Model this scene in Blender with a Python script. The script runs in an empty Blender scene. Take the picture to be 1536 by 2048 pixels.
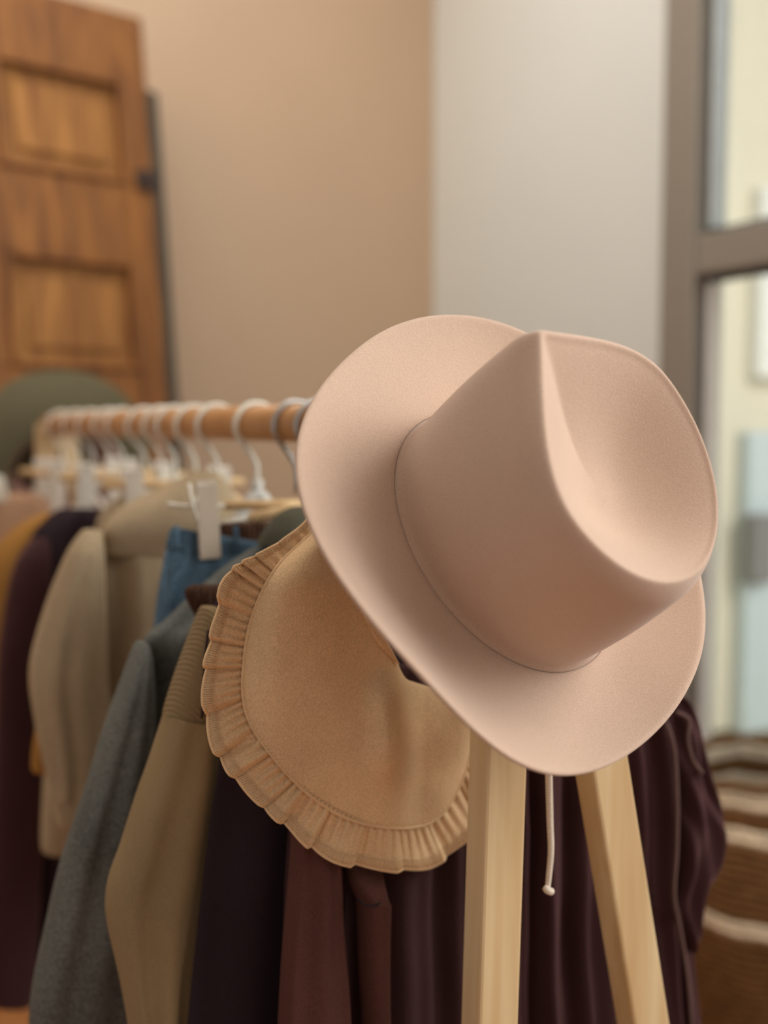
import bpy, bmesh, math, random
from mathutils import Vector, Matrix, noise
random.seed(7)
SC = bpy.context.scene
COL = SC.collection

# ------------------------------------------------------------------ camera
F = 2200.0                      # focal length in pixels of the 1536 x 2048 frame
PITCH = math.radians(4.5)
CAMZ = 1.0
cam_d = bpy.data.cameras.new('camera')
cam = bpy.data.objects.new('camera', cam_d); COL.objects.link(cam)
cam.location = (0, 0, CAMZ)
cam.rotation_euler = (math.pi/2 - PITCH, 0, 0)
cam_d.sensor_fit = 'VERTICAL'; cam_d.sensor_height = 36.0
cam_d.lens = 36.0 * F / 2048.0
cam_d.clip_start = 0.02; cam_d.clip_end = 100
cam_d.dof.use_dof = True
cam_d.dof.focus_distance = 0.655
cam_d.dof.aperture_fstop = 2.9
SC.camera = cam

# ------------------------------------------------------------------ world, lights, exposure
W = bpy.data.worlds.new('world'); SC.world = W; W.use_nodes = True
bg = W.node_tree.nodes['Background']
bg.inputs[0].default_value = (0.92, 0.97, 1.0, 1); bg.inputs[1].default_value = 0.60
def area(name, loc, target, sx, sy, power, color):
    l = bpy.data.lights.new(name, 'AREA'); l.shape = 'RECTANGLE'; l.size = sx; l.size_y = sy
    l.energy = power; l.color = color
    o = bpy.data.objects.new(name, l); COL.objects.link(o); o.location = loc
    o.rotation_euler = (Vector(target) - Vector(loc)).to_track_quat('-Z', 'Y').to_euler()
    return o
area('daylight_through_shop_windows', (1.95, 0.45, 2.1), (0.1, 0.8, 0.95), 2.0, 1.6, 105, (0.96, 0.98, 1.0))
area('overhead_fill', (-0.35, 1.75, 2.82), (-0.35, 1.75, 0), 1.2, 1.2, 23, (0.98, 1.0, 0.98))  # unseen fill light added overhead to lift the walls and hat brim
area('warm_ceiling_lamp', (-1.3, 1.35, 2.75), (-0.75, 2.6, 1.7), 0.5, 0.5, 7, (1.0, 0.70, 0.45))
sun_d = bpy.data.lights.new('sun', 'SUN'); sun_d.energy = 1.0; sun_d.angle = math.radians(12); sun_d.color = (1, .94, .84)
sun = bpy.data.objects.new('sun', sun_d); COL.objects.link(sun)
sun.rotation_euler = Vector((-0.2, 0.85, -0.55)).to_track_quat('-Z', 'Y').to_euler()
SC.view_settings.view_transform = 'Standard'
SC.view_settings.look = 'None'
SC.view_settings.gamma = 1.0
SC.view_settings.use_curve_mapping = False
SC.view_settings.exposure = 0.0

# ------------------------------------------------------------------ geometry helpers
FWD = Vector((0, math.cos(PITCH), -math.sin(PITCH)))
UP = Vector((0, math.sin(PITCH), math.cos(PITCH)))
CAM = Vector((0, 0, CAMZ))
def ray(px, py): return Vector((1, 0, 0))*((px-768)/F) + UP*((1024-py)/F) + FWD
def on_plane(px, py, P, N):
    r = ray(px, py); return CAM + r*((P-CAM).dot(N)/r.dot(N))
def at(px, py, z): return CAM + ray(px, py)*z

def srgb(r, g, b):
    f = lambda c: (c/255/12.92) if c/255 <= .04045 else ((c/255+.055)/1.055)**2.4
    return (f(r), f(g), f(b), 1)

# ------------------------------------------------------------------ materials
def new_mat(name):
    m = bpy.data.materials.new(name); m.use_nodes = True
    nt = m.node_tree; b = nt.nodes['Principled BSDF']
    return m, nt, b
def N(nt, t, **kw):
    n = nt.nodes.new(t)
    for k, v in kw.items():
        if k in n.inputs: n.inputs[k].default_value = v
        else: setattr(n, k, v)
    return n
def ramp(nt, stops):
    r = nt.nodes.new('ShaderNodeValToRGB'); e = r.color_ramp.elements
    while len(e) < len(stops): e.new(.5)
    for el, (p, c) in zip(e, stops): el.position = p; el.color = c
    return r
def scale(c, k): return (c[0]*k, c[1]*k, c[2]*k, 1)

def fabric(name, col, grain=900., var=.18, bump=.35, sheen=.3, ribs=0, rough=.95, blotch=14., sheen_tint=None, rib_amt=.5, rib_dir='X'):
    m, nt, b = new_mat(name); L = nt.links.new
    tc = N(nt, 'ShaderNodeTexCoord')
    n1 = N(nt, 'ShaderNodeTexNoise', Scale=grain, Detail=3.0)
    n2 = N(nt, 'ShaderNodeTexNoise', Scale=blotch, Detail=4.0)
    L(tc.outputs['Object'], n1.inputs['Vector']); L(tc.outputs['Object'], n2.inputs['Vector'])
    mx = N(nt, 'ShaderNodeMath', operation='MULTIPLY_ADD'); mx.inputs[1].default_value = .65
    L(n1.outputs['Fac'], mx.inputs[0])
    m2 = N(nt, 'ShaderNodeMath', operation='MULTIPLY'); m2.inputs[1].default_value = .35
    L(n2.outputs['Fac'], m2.inputs[0]); L(m2.outputs[0], mx.inputs[2])
    r = ramp(nt, [(.28, scale(col, 1-var*1.6)), (.5, col), (.72, scale(col, 1+var*1.6))])
    L(mx.outputs[0], r.inputs[0]); L(r.outputs[0], b.inputs['Base Color'])
    h = n1.outputs['Fac']
    if ribs:
        w = N(nt, 'ShaderNodeTexWave', Scale=ribs, Distortion=.6, Detail=1.0); w.bands_direction = rib_dir
        L(tc.outputs['Object'], w.inputs['Vector'])
        ad = N(nt, 'ShaderNodeMath', operation='MULTIPLY_ADD'); ad.inputs[1].default_value = rib_amt
        L(w.outputs['Fac'], ad.inputs[0]); L(n1.outputs['Fac'], ad.inputs[2]); h = ad.outputs[0]
    bp = N(nt, 'ShaderNodeBump', Strength=bump, Distance=.0012)
    L(h, bp.inputs['Height']); L(bp.outputs[0], b.inputs['Normal'])
    b.inputs['Roughness'].default_value = rough
    b.inputs['Specular IOR Level'].default_value = .12
    b.inputs['Sheen Weight'].default_value = sheen
    b.inputs['Sheen Roughness'].default_value = .45
    b.inputs['Sheen Tint'].default_value = sheen_tint or scale(col, 1.6)
    return m

def wood(name, c1, c2, stretch=(30, 30, 2.0), rough=.55, detail=5., bump=.1):
    m, nt, b = new_mat(name); L = nt.links.new
    tc = N(nt, 'ShaderNodeTexCoord'); mp = N(nt, 'ShaderNodeMapping'); mp.inputs['Scale'].default_value = stretch
    L(tc.outputs['Object'], mp.inputs['Vector'])
    n = N(nt, 'ShaderNodeTexNoise', Scale=1.6, Detail=detail, Distortion=.6)
    L(mp.outputs[0], n.inputs['Vector'])
    r = ramp(nt, [(.3, c1), (.52, tuple((a+b_)/2 for a, b_ in zip(c1, c2))), (.72, c2)])
    L(n.outputs['Fac'], r.inputs[0]); L(r.outputs[0], b.inputs['Base Color'])
    bp = N(nt, 'ShaderNodeBump', Strength=bump, Distance=.001); L(n.outputs['Fac'], bp.inputs['Height']); L(bp.outputs[0], b.inputs['Normal'])
    b.inputs['Roughness'].default_value = rough
    return m

def plain(name, col, rough=.5, metal=0., var=.05, scale_=40., bump=.0):
    m, nt, b = new_mat(name); L = nt.links.new
    tc = N(nt, 'ShaderNodeTexCoord'); n = N(nt, 'ShaderNodeTexNoise', Scale=scale_, Detail=4.0)
    L(tc.outputs['Object'], n.inputs['Vector'])
    r = ramp(nt, [(.3, scale(col, 1-var)), (.7, scale(col, 1+var))]); L(n.outputs['Fac'], r.inputs[0]); L(r.outputs[0], b.inputs['Base Color'])
    if bump:
        bp = N(nt, 'ShaderNodeBump', Strength=bump, Distance=.002); L(n.outputs['Fac'], bp.inputs['Height']); L(bp.outputs[0], b.inputs['Normal'])
    b.inputs['Roughness'].default_value = rough; b.inputs['Metallic'].default_value = metal
    return m

def glass_mat():
    m = bpy.data.materials.new('window_glass'); m.use_nodes = True; nt = m.node_tree
    for n in list(nt.nodes): nt.nodes.remove(n)
    o = N(nt, 'ShaderNodeOutputMaterial'); mx = N(nt, 'ShaderNodeMixShader'); t = N(nt, 'ShaderNodeBsdfTransparent'); g = N(nt, 'ShaderNodeBsdfGlossy')
    t.inputs[0].default_value = (.97, .98, .97, 1); g.inputs['Roughness'].default_value = .02
    fr = N(nt, 'ShaderNodeFresnel', IOR=1.25)
    nt.links.new(fr.outputs[0], mx.inputs[0]); nt.links.new(t.outputs[0], mx.inputs[1]); nt.links.new(g.outputs[0], mx.inputs[2]); nt.links.new(mx.outputs[0], o.inputs[0])
    return m

M = {}
M['felt'] = fabric('blush_felt', srgb(194, 164, 142), grain=1300, var=.10, bump=.3, sheen=.35, blotch=9, sheen_tint=(1, .93, .88, 1))
M['green_felt'] = fabric('olive_felt', srgb(94, 87, 66), grain=400, var=.08, bump=.2, sheen=.3)
M['pink_lining'] = fabric('pink_lining', srgb(176, 132, 118), grain=400, var=.06, sheen=.1)
def linen_mat():
    m = fabric('tan_linen', srgb(220, 184, 141), grain=900, var=.16, bump=.5, sheen=.12, blotch=25)
    nt = m.node_tree; L = nt.links.new; b = nt.nodes['Principled BSDF']
    src = b.inputs['Base Color'].links[0].from_socket
    tc = N(nt, 'ShaderNodeTexCoord'); mp = N(nt, 'ShaderNodeMapping')
    mp.inputs['Rotation'].default_value = (0, math.radians(-28), math.radians(-30)); mp.inputs['Scale'].default_value = (28, 600, 600)
    L(tc.outputs['Object'], mp.inputs['Vector'])
    n = N(nt, 'ShaderNodeTexNoise', Scale=1.0, Detail=2.0); L(mp.outputs[0], n.inputs['Vector'])
    r = ramp(nt, [(.60, (0, 0, 0, 1)), (.74, (1, 1, 1, 1))]); L(n.outputs['Fac'], r.inputs[0])
    k = N(nt, 'ShaderNodeMath', operation='MULTIPLY'); k.inputs[1].default_value = .45; L(r.outputs[0], k.inputs[0])
    mx = N(nt, 'ShaderNodeMix', data_type='RGBA'); L(k.outputs[0], mx.inputs[0]); L(src, mx.inputs[6]); mx.inputs[7].default_value = srgb(222, 190, 150)
    L(mx.outputs[2], b.inputs['Base Color'])
    return m
M['linen'] = linen_mat()
M['thread'] = fabric('tan_thread', srgb(226, 190, 146), grain=1500, var=.1, sheen=.1)
M['brown'] = fabric('brown_twill', srgb(84, 52, 44), grain=900, var=.2, bump=.4, sheen=.12, ribs=180, rib_amt=.25)
M['plum'] = fabric('plum_velvet', srgb(62, 38, 38), grain=700, var=.15, bump=.3, sheen=.55, sheen_tint=srgb(150, 112, 108))
M['darkbrown'] = fabric('dark_brown_twill', srgb(60, 38, 36), grain=900, var=.2, bump=.4, sheen=.08)
M['black'] = fabric('black_knit', srgb(48, 36, 40), grain=700, var=.15, sheen=.05)
M['olive'] = fabric('olive_sweat', srgb(142, 120, 88), grain=1000, var=.13, bump=.4, sheen=.15, ribs=190, rib_amt=.45)
M['olive_rib'] = fabric('olive_rib', srgb(140, 118, 86), grain=1000, var=.12, bump=.8, sheen=.15, ribs=120, rib_amt=1.2, rib_dir='DIAGONAL')
M['greyblue'] = fabric('grey_blue_wool', srgb(98, 98, 92), grain=420, var=.38, bump=.5, sheen=.2)
M['greygreen'] = fabric('grey_green_rib', srgb(84, 80, 66), grain=650, var=.2, bump=.5, sheen=.1)
M['brownrib'] = fabric('brown_ribbed', srgb(74, 50, 36), grain=700, var=.2, bump=1.0, ribs=70, rib_amt=1.5)
M['denim'] = fabric('blue_denim', srgb(82, 104, 120), grain=500, var=.45, bump=.5, sheen=.1, ribs=200, rib_amt=.3, blotch=22)
M['oat'] = fabric('oatmeal_wool', srgb(164, 143, 114), grain=420, var=.16, bump=.8, sheen=.35)
M['ochre'] = fabric('ochre_cotton', srgb(158, 112, 56), grain=600, var=.12)
M['rose'] = fabric('dusty_rose_cotton', srgb(178, 140, 110), grain=600, var=.12)
M['cord'] = fabric('cream_cord', srgb(214, 196, 176), grain=900, var=.08, ribs=150, rib_amt=.4, rib_dir='Z')
M['pine'] = wood('pale_pine', srgb(194, 158, 110), srgb(216, 188, 144), (34, 34, 2.2), rough=.5)
M['rail'] = wood('rail_beech', srgb(176, 122, 72), srgb(198, 146, 92), (25, 25, 3.), rough=.45)
M['door'] = wood('old_door_oak', srgb(104, 60, 20), srgb(152, 98, 42), (26, 26, 1.6), rough=.75)
M['door2'] = wood('old_door_panel', srgb(122, 74, 28), srgb(172, 118, 56), (22, 22, 1.4), rough=.75)
M['floor'] = wood('oak_floor', srgb(150, 96, 50), srgb(188, 130, 78), (14, 1.2, 14), rough=.4)
M['dowel'] = wood('pale_dowel', srgb(206, 168, 116), srgb(226, 192, 144), (60, 4, 60), rough=.5)
M['white_wire'] = plain('white_coated_wire', srgb(222, 214, 196), .35)
M['grey_clip'] = plain('grey_plastic_clip', srgb(186, 170, 150), .45)
M['white_clip'] = plain('white_plastic_clip', srgb(222, 212, 196), .4)
M['clear'] = plain('frosted_plastic', srgb(196, 190, 178), .3)
M['steel'] = plain('brushed_steel', srgb(170, 166, 160), .35, .8)
M['iron'] = plain('dark_iron', srgb(58, 40, 32), .5, .3)
M['wall_tan'] = plain('tan_plaster', srgb(194, 166, 138), .9, var=.02, scale_=3, bump=.05)
M['wall_white'] = plain('white_plaster', srgb(224, 226, 220), .9, var=.015, scale_=3, bump=.05)
M['ceiling'] = plain('white_ceiling', srgb(222, 214, 200), .9, var=.01)
M['frame'] = plain('taupe_frame', srgb(144, 136, 124), .5, var=.03)
M['gasket'] = plain('blue_grey_gasket', srgb(92, 100, 104), .5)
M['shade_strip'] = plain('dark_grey_shade', srgb(74, 68, 56), .8, var=.1)  # dark colour painted in for the shade behind the door leaf
M['glass'] = glass_mat()
M['ext_cream'] = plain('cream_facade', srgb(222, 212, 190), .9, var=.03, scale_=2)
M['ext_blue'] = plain('pale_blue_panel', srgb(196, 206, 206), .7)
M['ext_white'] = plain('white_panel', srgb(232, 230, 222), .7)
M['ext_dark'] = plain('dark_bin', srgb(130, 126, 122), .7)
M['pave'] = plain('grey_paving', srgb(222, 212, 190), .9, var=.04, scale_=6)
def basket_mat(name, c1, c2):
    return fabric(name, c1, grain=120, var=.3, bump=1.0, sheen=.05, blotch=30)
M['bask_brown'] = basket_mat('brown_seagrass', srgb(112, 80, 48), 0)
M['bask_cream'] = basket_mat('cream_seagrass', srgb(220, 204, 176), 0)

# ------------------------------------------------------------------ object helpers
def mesh_obj(name, verts, faces, mat, parent=None, smooth=True, label=None):
    me = bpy.data.meshes.new(name)
    off = parent_world(parent) if parent else Vector((0, 0, 0))
    me.from_pydata([tuple(Vector(v)-off) for v in verts], [], faces); me.update()
    if smooth:
        for p in me.polygons: p.use_smooth = True
    me.materials.append(mat)
    o = bpy.data.objects.new(name, me); COL.objects.link(o)
    if parent: o.parent = parent
    if label: o['label'] = label
    return o
def parent_world(p):
    v = Vector(p.location)
    while p.parent: p = p.parent; v = v + Vector(p.location)
    return v
def thing(name, label, cat, loc, group=None):
    o = bpy.data.objects.new(name, None); COL.objects.link(o); o.location = loc; o.empty_display_size = .05
    o['label'] = label; o['category'] = cat
    if group: o['group'] = group
    return o
def tag(o, label, cat, group=None):
    o['label'] = label; o['category'] = cat
    if group: o['group'] = group
    return o
def structure(o): o['kind'] = 'structure'; return o
def bevel(o, w, seg=2):
    m = o.modifiers.new('bevel', 'BEVEL'); m.width = w; m.segments = seg; m.limit_method = 'ANGLE'; m.angle_limit = math.radians(35)
    for p in o.data.polygons: p.use_smooth = False
    return o
def subsurf(o, lv=1):
    m = o.modifiers.new('sub', 'SUBSURF'); m.levels = lv; m.render_levels = lv; return o
def solidify(o, t, off=0.):
    m = o.modifiers.new('sol', 'SOLIDIFY'); m.thickness = t; m.offset = off; return o
BOXF = [(0, 1, 3, 2), (4, 6, 7, 5), (0, 4, 5, 1), (2, 3, 7, 6), (0, 2, 6, 4), (1, 5, 7, 3)]
def obox(name, c, ax, ay, az, hx, hy, hz, mat, parent=None, bev=0.003):
    """oriented box, centre c, unit axes, half sizes"""
    c = Vector(c); vs = []
    for i in (-1, 1):
        for j in (-1, 1):
            for k in (-1, 1): vs.append(c + ax*(i*hx) + ay*(j*hy) + az*(k*hz))
    f = BOXF if ax.cross(ay).dot(az) > 0 else [tuple(reversed(q)) for q in BOXF]
    o = mesh_obj(name, vs, f, mat, parent, smooth=False)
    if bev: bevel(o, bev)
    return o
ZU = Vector((0, 0, 1))
def catmull(pts, n):
    """resample tuple rows (Vectors of any length lists) with Catmull-Rom"""
    out = []; m = len(pts)
    for k in range(n):
        t = k*(m-1)/(n-1); i = min(int(t), m-2); u = t-i
        p0 = pts[max(i-1, 0)]; p1 = pts[i]; p2 = pts[i+1]; p3 = pts[min(i+2, m-1)]
        row = []
        for a, b, c, d in zip(p0, p1, p2, p3):
            row.append(.5*((2*b)+(-a+c)*u+(2*a-5*b+4*c-d)*u*u+(-a+3*b-3*c+d)*u**3))
        out.append(row)
    return out
def tube(name, pts, r, mat, parent=None, seg=8, res=None, closed_ends=True, label=None):
    pts = [Vector(p) for p in pts]
    if res: pts = [Vector(p) for p in catmull([tuple(p) for p in pts], res)]
    n = len(pts); rad = r if callable(r) else (lambda t: r)
    vs = []; fs = []; prev = None
    for i, p in enumerate(pts):
        tg = (pts[min(i+1, n-1)]-pts[max(i-1, 0)]).normalized()
        if prev is None:
            a = tg.orthogonal().normalized()
        else:
            a = (prev - tg*prev.dot(tg)).normalized()
        prev = a; b = tg.cross(a); rr = rad(i/(n-1))
        for k in range(seg):
            th = 2*math.pi*k/seg; vs.append(p + a*(rr*math.cos(th)) + b*(rr*math.sin(th)))
    for i in range(n-1):
        for k in range(seg):
            k2 = (k+1) % seg; fs.append((i*seg+k, i*seg+k2, (i+1)*seg+k2, (i+1)*seg+k))
    if closed_ends:
        fs.append(tuple(reversed(range(seg)))); fs.append(tuple((n-1)*seg+k for k in range(seg)))
    return mesh_obj(name, vs, fs, mat, parent, label=label)

# ------------------------------------------------------------------ frames of the place
D = Vector((-0.499, 0.8665, 0)).normalized()     # along the rail, away from the camera
PR = Vector((0.8665, 0.499, 0)).normalized()     # across the rail, to the right
MF = -D                                          # front normal of a hanging garment
RAILZ = 1.002
RAIL_R = 0.0172
RAIL0 = at(1057, 842, 0.70); RAIL0.z = RAILZ
def rail_at_px(px):
    """rail point seen at image column px"""
    k = (px-768)/F; r = ray(px, 842)
    # solve RAIL0 + D*a on column
    a = (k*RAIL0.y/math.cos(PITCH) - RAIL0.x)/(D.x - k*D.y/math.cos(PITCH))
    return RAIL0 + D*a
RAIL_LEN = (rail_at_px(116)-RAIL0).length

# window wall / tan wall
WD = Vector((-0.531, 1, 0)).normalized()         # window wall, receding
WN = Vector((-1, -0.531, 0)).normalized()        # its inward normal
TD = Vector((1.469, 1, 0)).normalized()          # tan wall, receding to the right
TN = Vector((1, -1.469, 0)).normalized()         # its inward normal
CORNER = at(866, 700, 3.2); CORNER.z = 0
CEIL = 2.9

# ------------------------------------------------------------------ structure
# floor as planks
fl = mesh_obj('floor', [q - ZU*.02 for q in (CORNER, CORNER - TD*4.2, CORNER - WD*8.0 - TD*4.2, CORNER - WD*8.0)], [(0, 1, 2, 3)], M['floor'], smooth=False)
structure(fl)
fl['label'] = 'warm brown oak plank floor'
plank_me = None
def along_floor():
    global plank_me
    w, L_ = .118, 1.4
    bm = bmesh.new(); bmesh.ops.create_cube(bm, size=1); bmesh.ops.scale(bm, vec=(w-.003, L_-.003, .02), verts=bm.verts)
    plank_me = bpy.data.meshes.new('plank'); bm.to_mesh(plank_me); bm.free(); plank_me.materials.append(M['floor'])
    for i in range(-9, 11):
        for j in range(0, 3):
            x = i*w; y = .9 + (j + (.37*i) % 1)*L_
            # stay inside the two walls
            p = Vector((x, y, 0))
            if any((Vector((x+sx*w/2, y+sy*L_/2, 0))-CORNER).dot(WN) < .02 or (Vector((x+sx*w/2, y+sy*L_/2, 0))-CORNER).dot(TN) < .02 for sx in (-1, 1) for sy in (-1, 1)): continue
            o = bpy.data.objects.new('plank', plank_me); COL.objects.link(o); o.location = (x, y, .009); o.parent = fl
along_floor()

def wall_panel(name, a, b, z0, z1, th, nrm, mat, parent=None):
    """slab from a to b (floor points), interior face through a-b, thickness away from the room"""
    c = (a+b)/2 - nrm*(th/2); c.z = (z0+z1)/2
    ax = (b-a).normalized()
    return obox(name, c, ax, nrm, ZU, (b-a).length/2, th/2, (z1-z0)/2, mat, parent, bev=0)
wt = structure(wall_panel('wall_left', CORNER - TD*4.2, CORNER, 0, CEIL, .12, TN, M['wall_tan']))
wt['label'] = 'warm tan plastered wall behind the clothes rack'
# window begins where the taupe post is seen
def wall_pt(px, py=700): return on_plane(px, py, CORNER, WN)
PW0 = wall_pt(1331); PW0.z = 0
ww = structure(wall_panel('wall_right', PW0, CORNER + WD*.0, 0, CEIL, .14, WN, M['wall_white']))
ww['label'] = 'white plastered wall between the corner and the window'
WLEN = 4.6
ws = structure(wall_panel('wall_right_parapet', PW0 - WD*WLEN, PW0, 0, .16, .14, WN, M['wall_white']))
wh = structure(wall_panel('wall_right_header', PW0 - WD*WLEN, PW0, 2.6, CEIL, .14, WN, M['wall_white']))
cl = structure(mesh_obj('ceiling', [CORNER - TD*4.2 + ZU*CEIL, CORNER + ZU*CEIL, CORNER - WD*8.0 + ZU*CEIL, CORNER - WD*8.0 - TD*4.2 + ZU*CEIL], [(0, 1, 2, 3)], M['ceiling'], smooth=False))

def skirting(name, a, b, nrm):
    c = (a+b)/2 + nrm*.008; c.z = .035
    structure(obox(name, c, (b-a).normalized(), nrm, ZU, (b-a).length/2, .0078, .058, M['ceiling'], None, .003))
skirting('baseboard_left', CORNER - TD*4.2, CORNER - TD*.02, TN)
skirting('baseboard_right', PW0 - WD*WLEN, CORNER - WD*.02, WN)

# window: posts, transom, panes
win = bpy.data.objects.new('window_1', None); COL.objects.link(win); win.location = PW0
win['kind'] = 'structure'; win['label'] = 'taupe framed shop window with a transom'
post_w = (wall_pt(1398)-wall_pt(1331)).length
def win_bar(name, s0, s1, z0, z1, th, mat, inset=.0, bev=.004):
    a = PW0 - WD*s0; b = PW0 - WD*s1; c = (a+b)/2 - WN*(inset+th/2); c.z = (z0+z1)/2
    return obox(name, c, WD, WN, ZU, abs(s1-s0)/2, th/2, (z1-z0)/2, mat, win, bev)
zt1 = on_plane(1468, 457, CORNER, WN).z; zt0 = on_plane(1468, 540, CORNER, WN).z
bay = 1.25
for k in range(4):
    s = k*bay
    win_bar('post', s, s+post_w, .16, 2.6, .07, M['frame'], -.02)
for k in range(3):
    s0 = k*bay+post_w; s1 = (k+1)*bay
    win_bar('transom', s0, s1, zt0, zt1, .06, M['frame'], -.015)
    win_bar('sill_rail', s0, s1, .16, .24, .06, M['frame'], -.015)
    win_bar('head_rail', s0, s1, 2.52, 2.6, .06, M['frame'], -.015)
    for (z0, z1, nm) in ((zt1, 2.52, 'upper'), (.24, zt0, 'lower')):
        g = .014
        for (a, b, c, d) in ((s0, s0+g, z0, z1), (s1-g, s1, z0, z1), (s0+g, s1-g, z0, z0+g), (s0+g, s1-g, z1-g, z1)):
            win_bar('gasket', a, b, c, d, .02, M['gasket'], .02, .002)
        win_bar('pane', s0+g, s1-g, z0+g, z1-g, .006, M['glass'], .03, 0)
# slim pale casement strip seen inside the upper pane
s0 = post_w
win_bar('casement_stile', s0+.014, s0+.030, zt1+.014, 2.50, .03, M['ext_blue'], .005, .002)
win_bar('casement_stile', s0+.014, s0+.026, .26, zt0-.014, .03, M['ext_white'], .005, .002)

# outside
pv = structure(mesh_obj('ground_outside', [(-1, 4.2, -.05), (12, -6, -.05), (14, 12, -.05), (-1, 12, -.05)], [(0, 1, 2, 3)], M['pave'], smooth=False))
fc = thing('neighbour_building', 'cream rendered building seen outside through the shop window', 'building', at(1420, 850, 3.5) - ZU*1.0)
b0 = Vector((fc.location.x, fc.location.y, 0))
EX = Vector((.93, .37, 0)).normalized(); EN = Vector((.37, -.93, 0)).normalized()
def ext(name, px0, px1, z0, z1, mat, out=0., th=.1):
    P = b0 + EN*out
    a = on_plane(px0, 850, P, EN); b = on_plane(px1, 850, P, EN); c = (a+b)/2 - EN*(th/2); c.z = (z0+z1)/2
    return obox(name, c, (b-a).normalized(), EN, ZU, (b-a).length/2, th/2, (z1-z0)/2, mat, fc, .01)
ext('facade', 1190, 2600, 0, 5.5, M['ext_cream'], 0, .3)
ext('shutter', 1500, 1640, -.0, .98 - .75*0, M['ext_blue'], .06, .06)
ext('shop_window', 1515, 1700, 1.15, 1.75, M['ext_white'], .06, .06)
ext('door_recess', 1512, 1560, .5, .72, M['ext_dark'], .12, .06)
ext('cornice', 1190, 2600, 3.2, 3.35, M['ext_white'], .1, .1)

# ------------------------------------------------------------------ door leaning on the tan wall
def build_door():
    # leaf plane in front of the tan wall, leaning back
    lean = math.radians(6.0)
    foot = on_plane(300, 420, CORNER + TN*.33, TN)     # right edge of the leaf around mid height
    foot.z = 0
    DT = Vector((1.14, 1, 0)).normalized(); DN = Vector((1, -1.14, 0)).normalized()
    AX = -DT                                            # from the right edge to the left
    AZ = (ZU*math.cos(lean) - DN*math.sin(lean)).normalized()
    AN = (DN*math.cos(lean) + ZU*math.sin(lean)).normalized()
    top = on_plane(276, 42, foot, AN)
    H = (top-foot).dot(AZ)
    foot = top - AZ*H - AX*.0
    foot = foot + AN*0
    t = thing('panelled_door', 'old varnished brown wooden panelled door leaning against the tan wall', 'door', foot)
    Wd = .82; TH = .018
    def px_s(px, py): q = on_plane(px, py, foot, AN) - foot; return q.dot(AX), q.dot(AZ)
    zs = H
    # rail lines from the photograph, measured at the right hand panel
    r1 = px_s(235, 165)[1]; r2 = px_s(235, 372)[1]; r3 = px_s(262, 528)[1]; r4 = px_s(255, 745)[1]
    s1 = px_s(243, 250)[0]
    s2 = s1 + .30; s3 = s2 + .10; s4 = s3 + .30
    def bx(name, sa, sb, za, zb, n0, n1, mat=M['door'], par=t, bev=.004):
        c = foot + AX*((sa+sb)/2) + AZ*((za+zb)/2) + AN*((n0+n1)/2)
        return obox(name, c, AX, AN, AZ, abs(sb-sa)/2, abs(n1-n0)/2, abs(zb-za)/2, mat, par, bev)
    Wd = s4 + s1
    bx('stile', 0, s1, 0, H, -TH, TH); bx('stile', s4, Wd, 0, H, -TH, TH)
    zr = [(H, r1), (r2, r3), (r4, r4-.13), (r4-.13-.27, r4-.13-.27-.13), (.2, 0)]
    for (a, b) in zr: bx('rail', s1, s4, b, a, -TH, TH)
    panels = [(r1, r2), (r3, r4), (r4-.13, r4-.40), (r4-.53, .2)]
    for (a, b) in panels: bx('mullion', s2, s3, b, a, -TH, TH)
    for (a, b) in panels:
        for (sa, sb) in ((s1, s2), (s3, s4)):
            p = bx('panel', sa, sb, b, a, -.008, .0, M['door2'])
            bx('raised_field', sa+.045, sb-.045, b+.045, a-.045, 0, .008, M['door2'], p, .006)
            g = .016
            for (x0, x1, z0, z1) in ((sa, sa+g, b, a), (sb-g, sb, b, a), (sa+g, sb-g, b, b+g), (sa+g, sb-g, a-g, a)):
                bx('moulding', x0, x1, z0, z1, 0, TH+.006, M['door'], p, .005)
    l = bx('latch', -.004, .045, px_s(280, 365)[1]-.022, px_s(280, 365)[1]+.022, TH, TH+.012, M['iron'])
    # dark sheet added behind the leaf, standing in for shade in the wall gap
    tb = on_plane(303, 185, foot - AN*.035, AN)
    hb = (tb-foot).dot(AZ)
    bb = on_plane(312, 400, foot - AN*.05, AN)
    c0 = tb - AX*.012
    gap_strip = obox('gap_shade_strip', c0 + AX*.35 - AZ*(hb/2) - AN*.0, AX, AN, AZ, .35, .007, hb/2, M['shade_strip'], None, .002)
    tag(gap_strip, 'dark grey strip standing in for the shade behind the leaning wooden door', 'shade_strip')
build_door()

# ------------------------------------------------------------------ clothes rack
rack = thing('clothes_rack', 'pale pine clothes rack with a round wooden rail and splayed legs', 'clothes rack', (RAIL0.x, RAIL0.y, 0))
tube('rail', [RAIL0 - D*.012, RAIL0 + D*(RAIL_LEN*.5), RAIL0 + D*(RAIL_LEN+.03)], RAIL_R, M['rail'], rack, seg=28)
def leg(px_top, px_bot, base, wf=.0155, wt_=.0105, rackpl=0.):
    """leg lying in the plane across the rail, seen through two image points"""
    P = base
    a = on_plane(px_top[0], px_top[1], P, D); b = on_plane(px_bot[0], px_bot[1], P, D)
    ax = (b-a).normalized()
    foot = a + ax*((a.z-.02)/-ax.z)
    return a, foot, ax
def build_leg(top, foot, n_off):
    ax = (foot-top).normalized(); side = D.cross(ax).normalized()
    c = (top+foot)/2 + D*n_off
    o = obox('leg', c, side, D, ax, .0158, .0108, (foot-top).length/2, M['pine'], rack, .0022)
    return o
t1, f1, a1 = leg((990, 1700), (979, 2040), RAIL0)
t2, f2, a2 = leg((1230, 1700), (1285, 2040), RAIL0)
def up_to(pt, ax, z): return pt + ax*((z-pt.z)/ax.z)
TOPZ = RAILZ + .03
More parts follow.
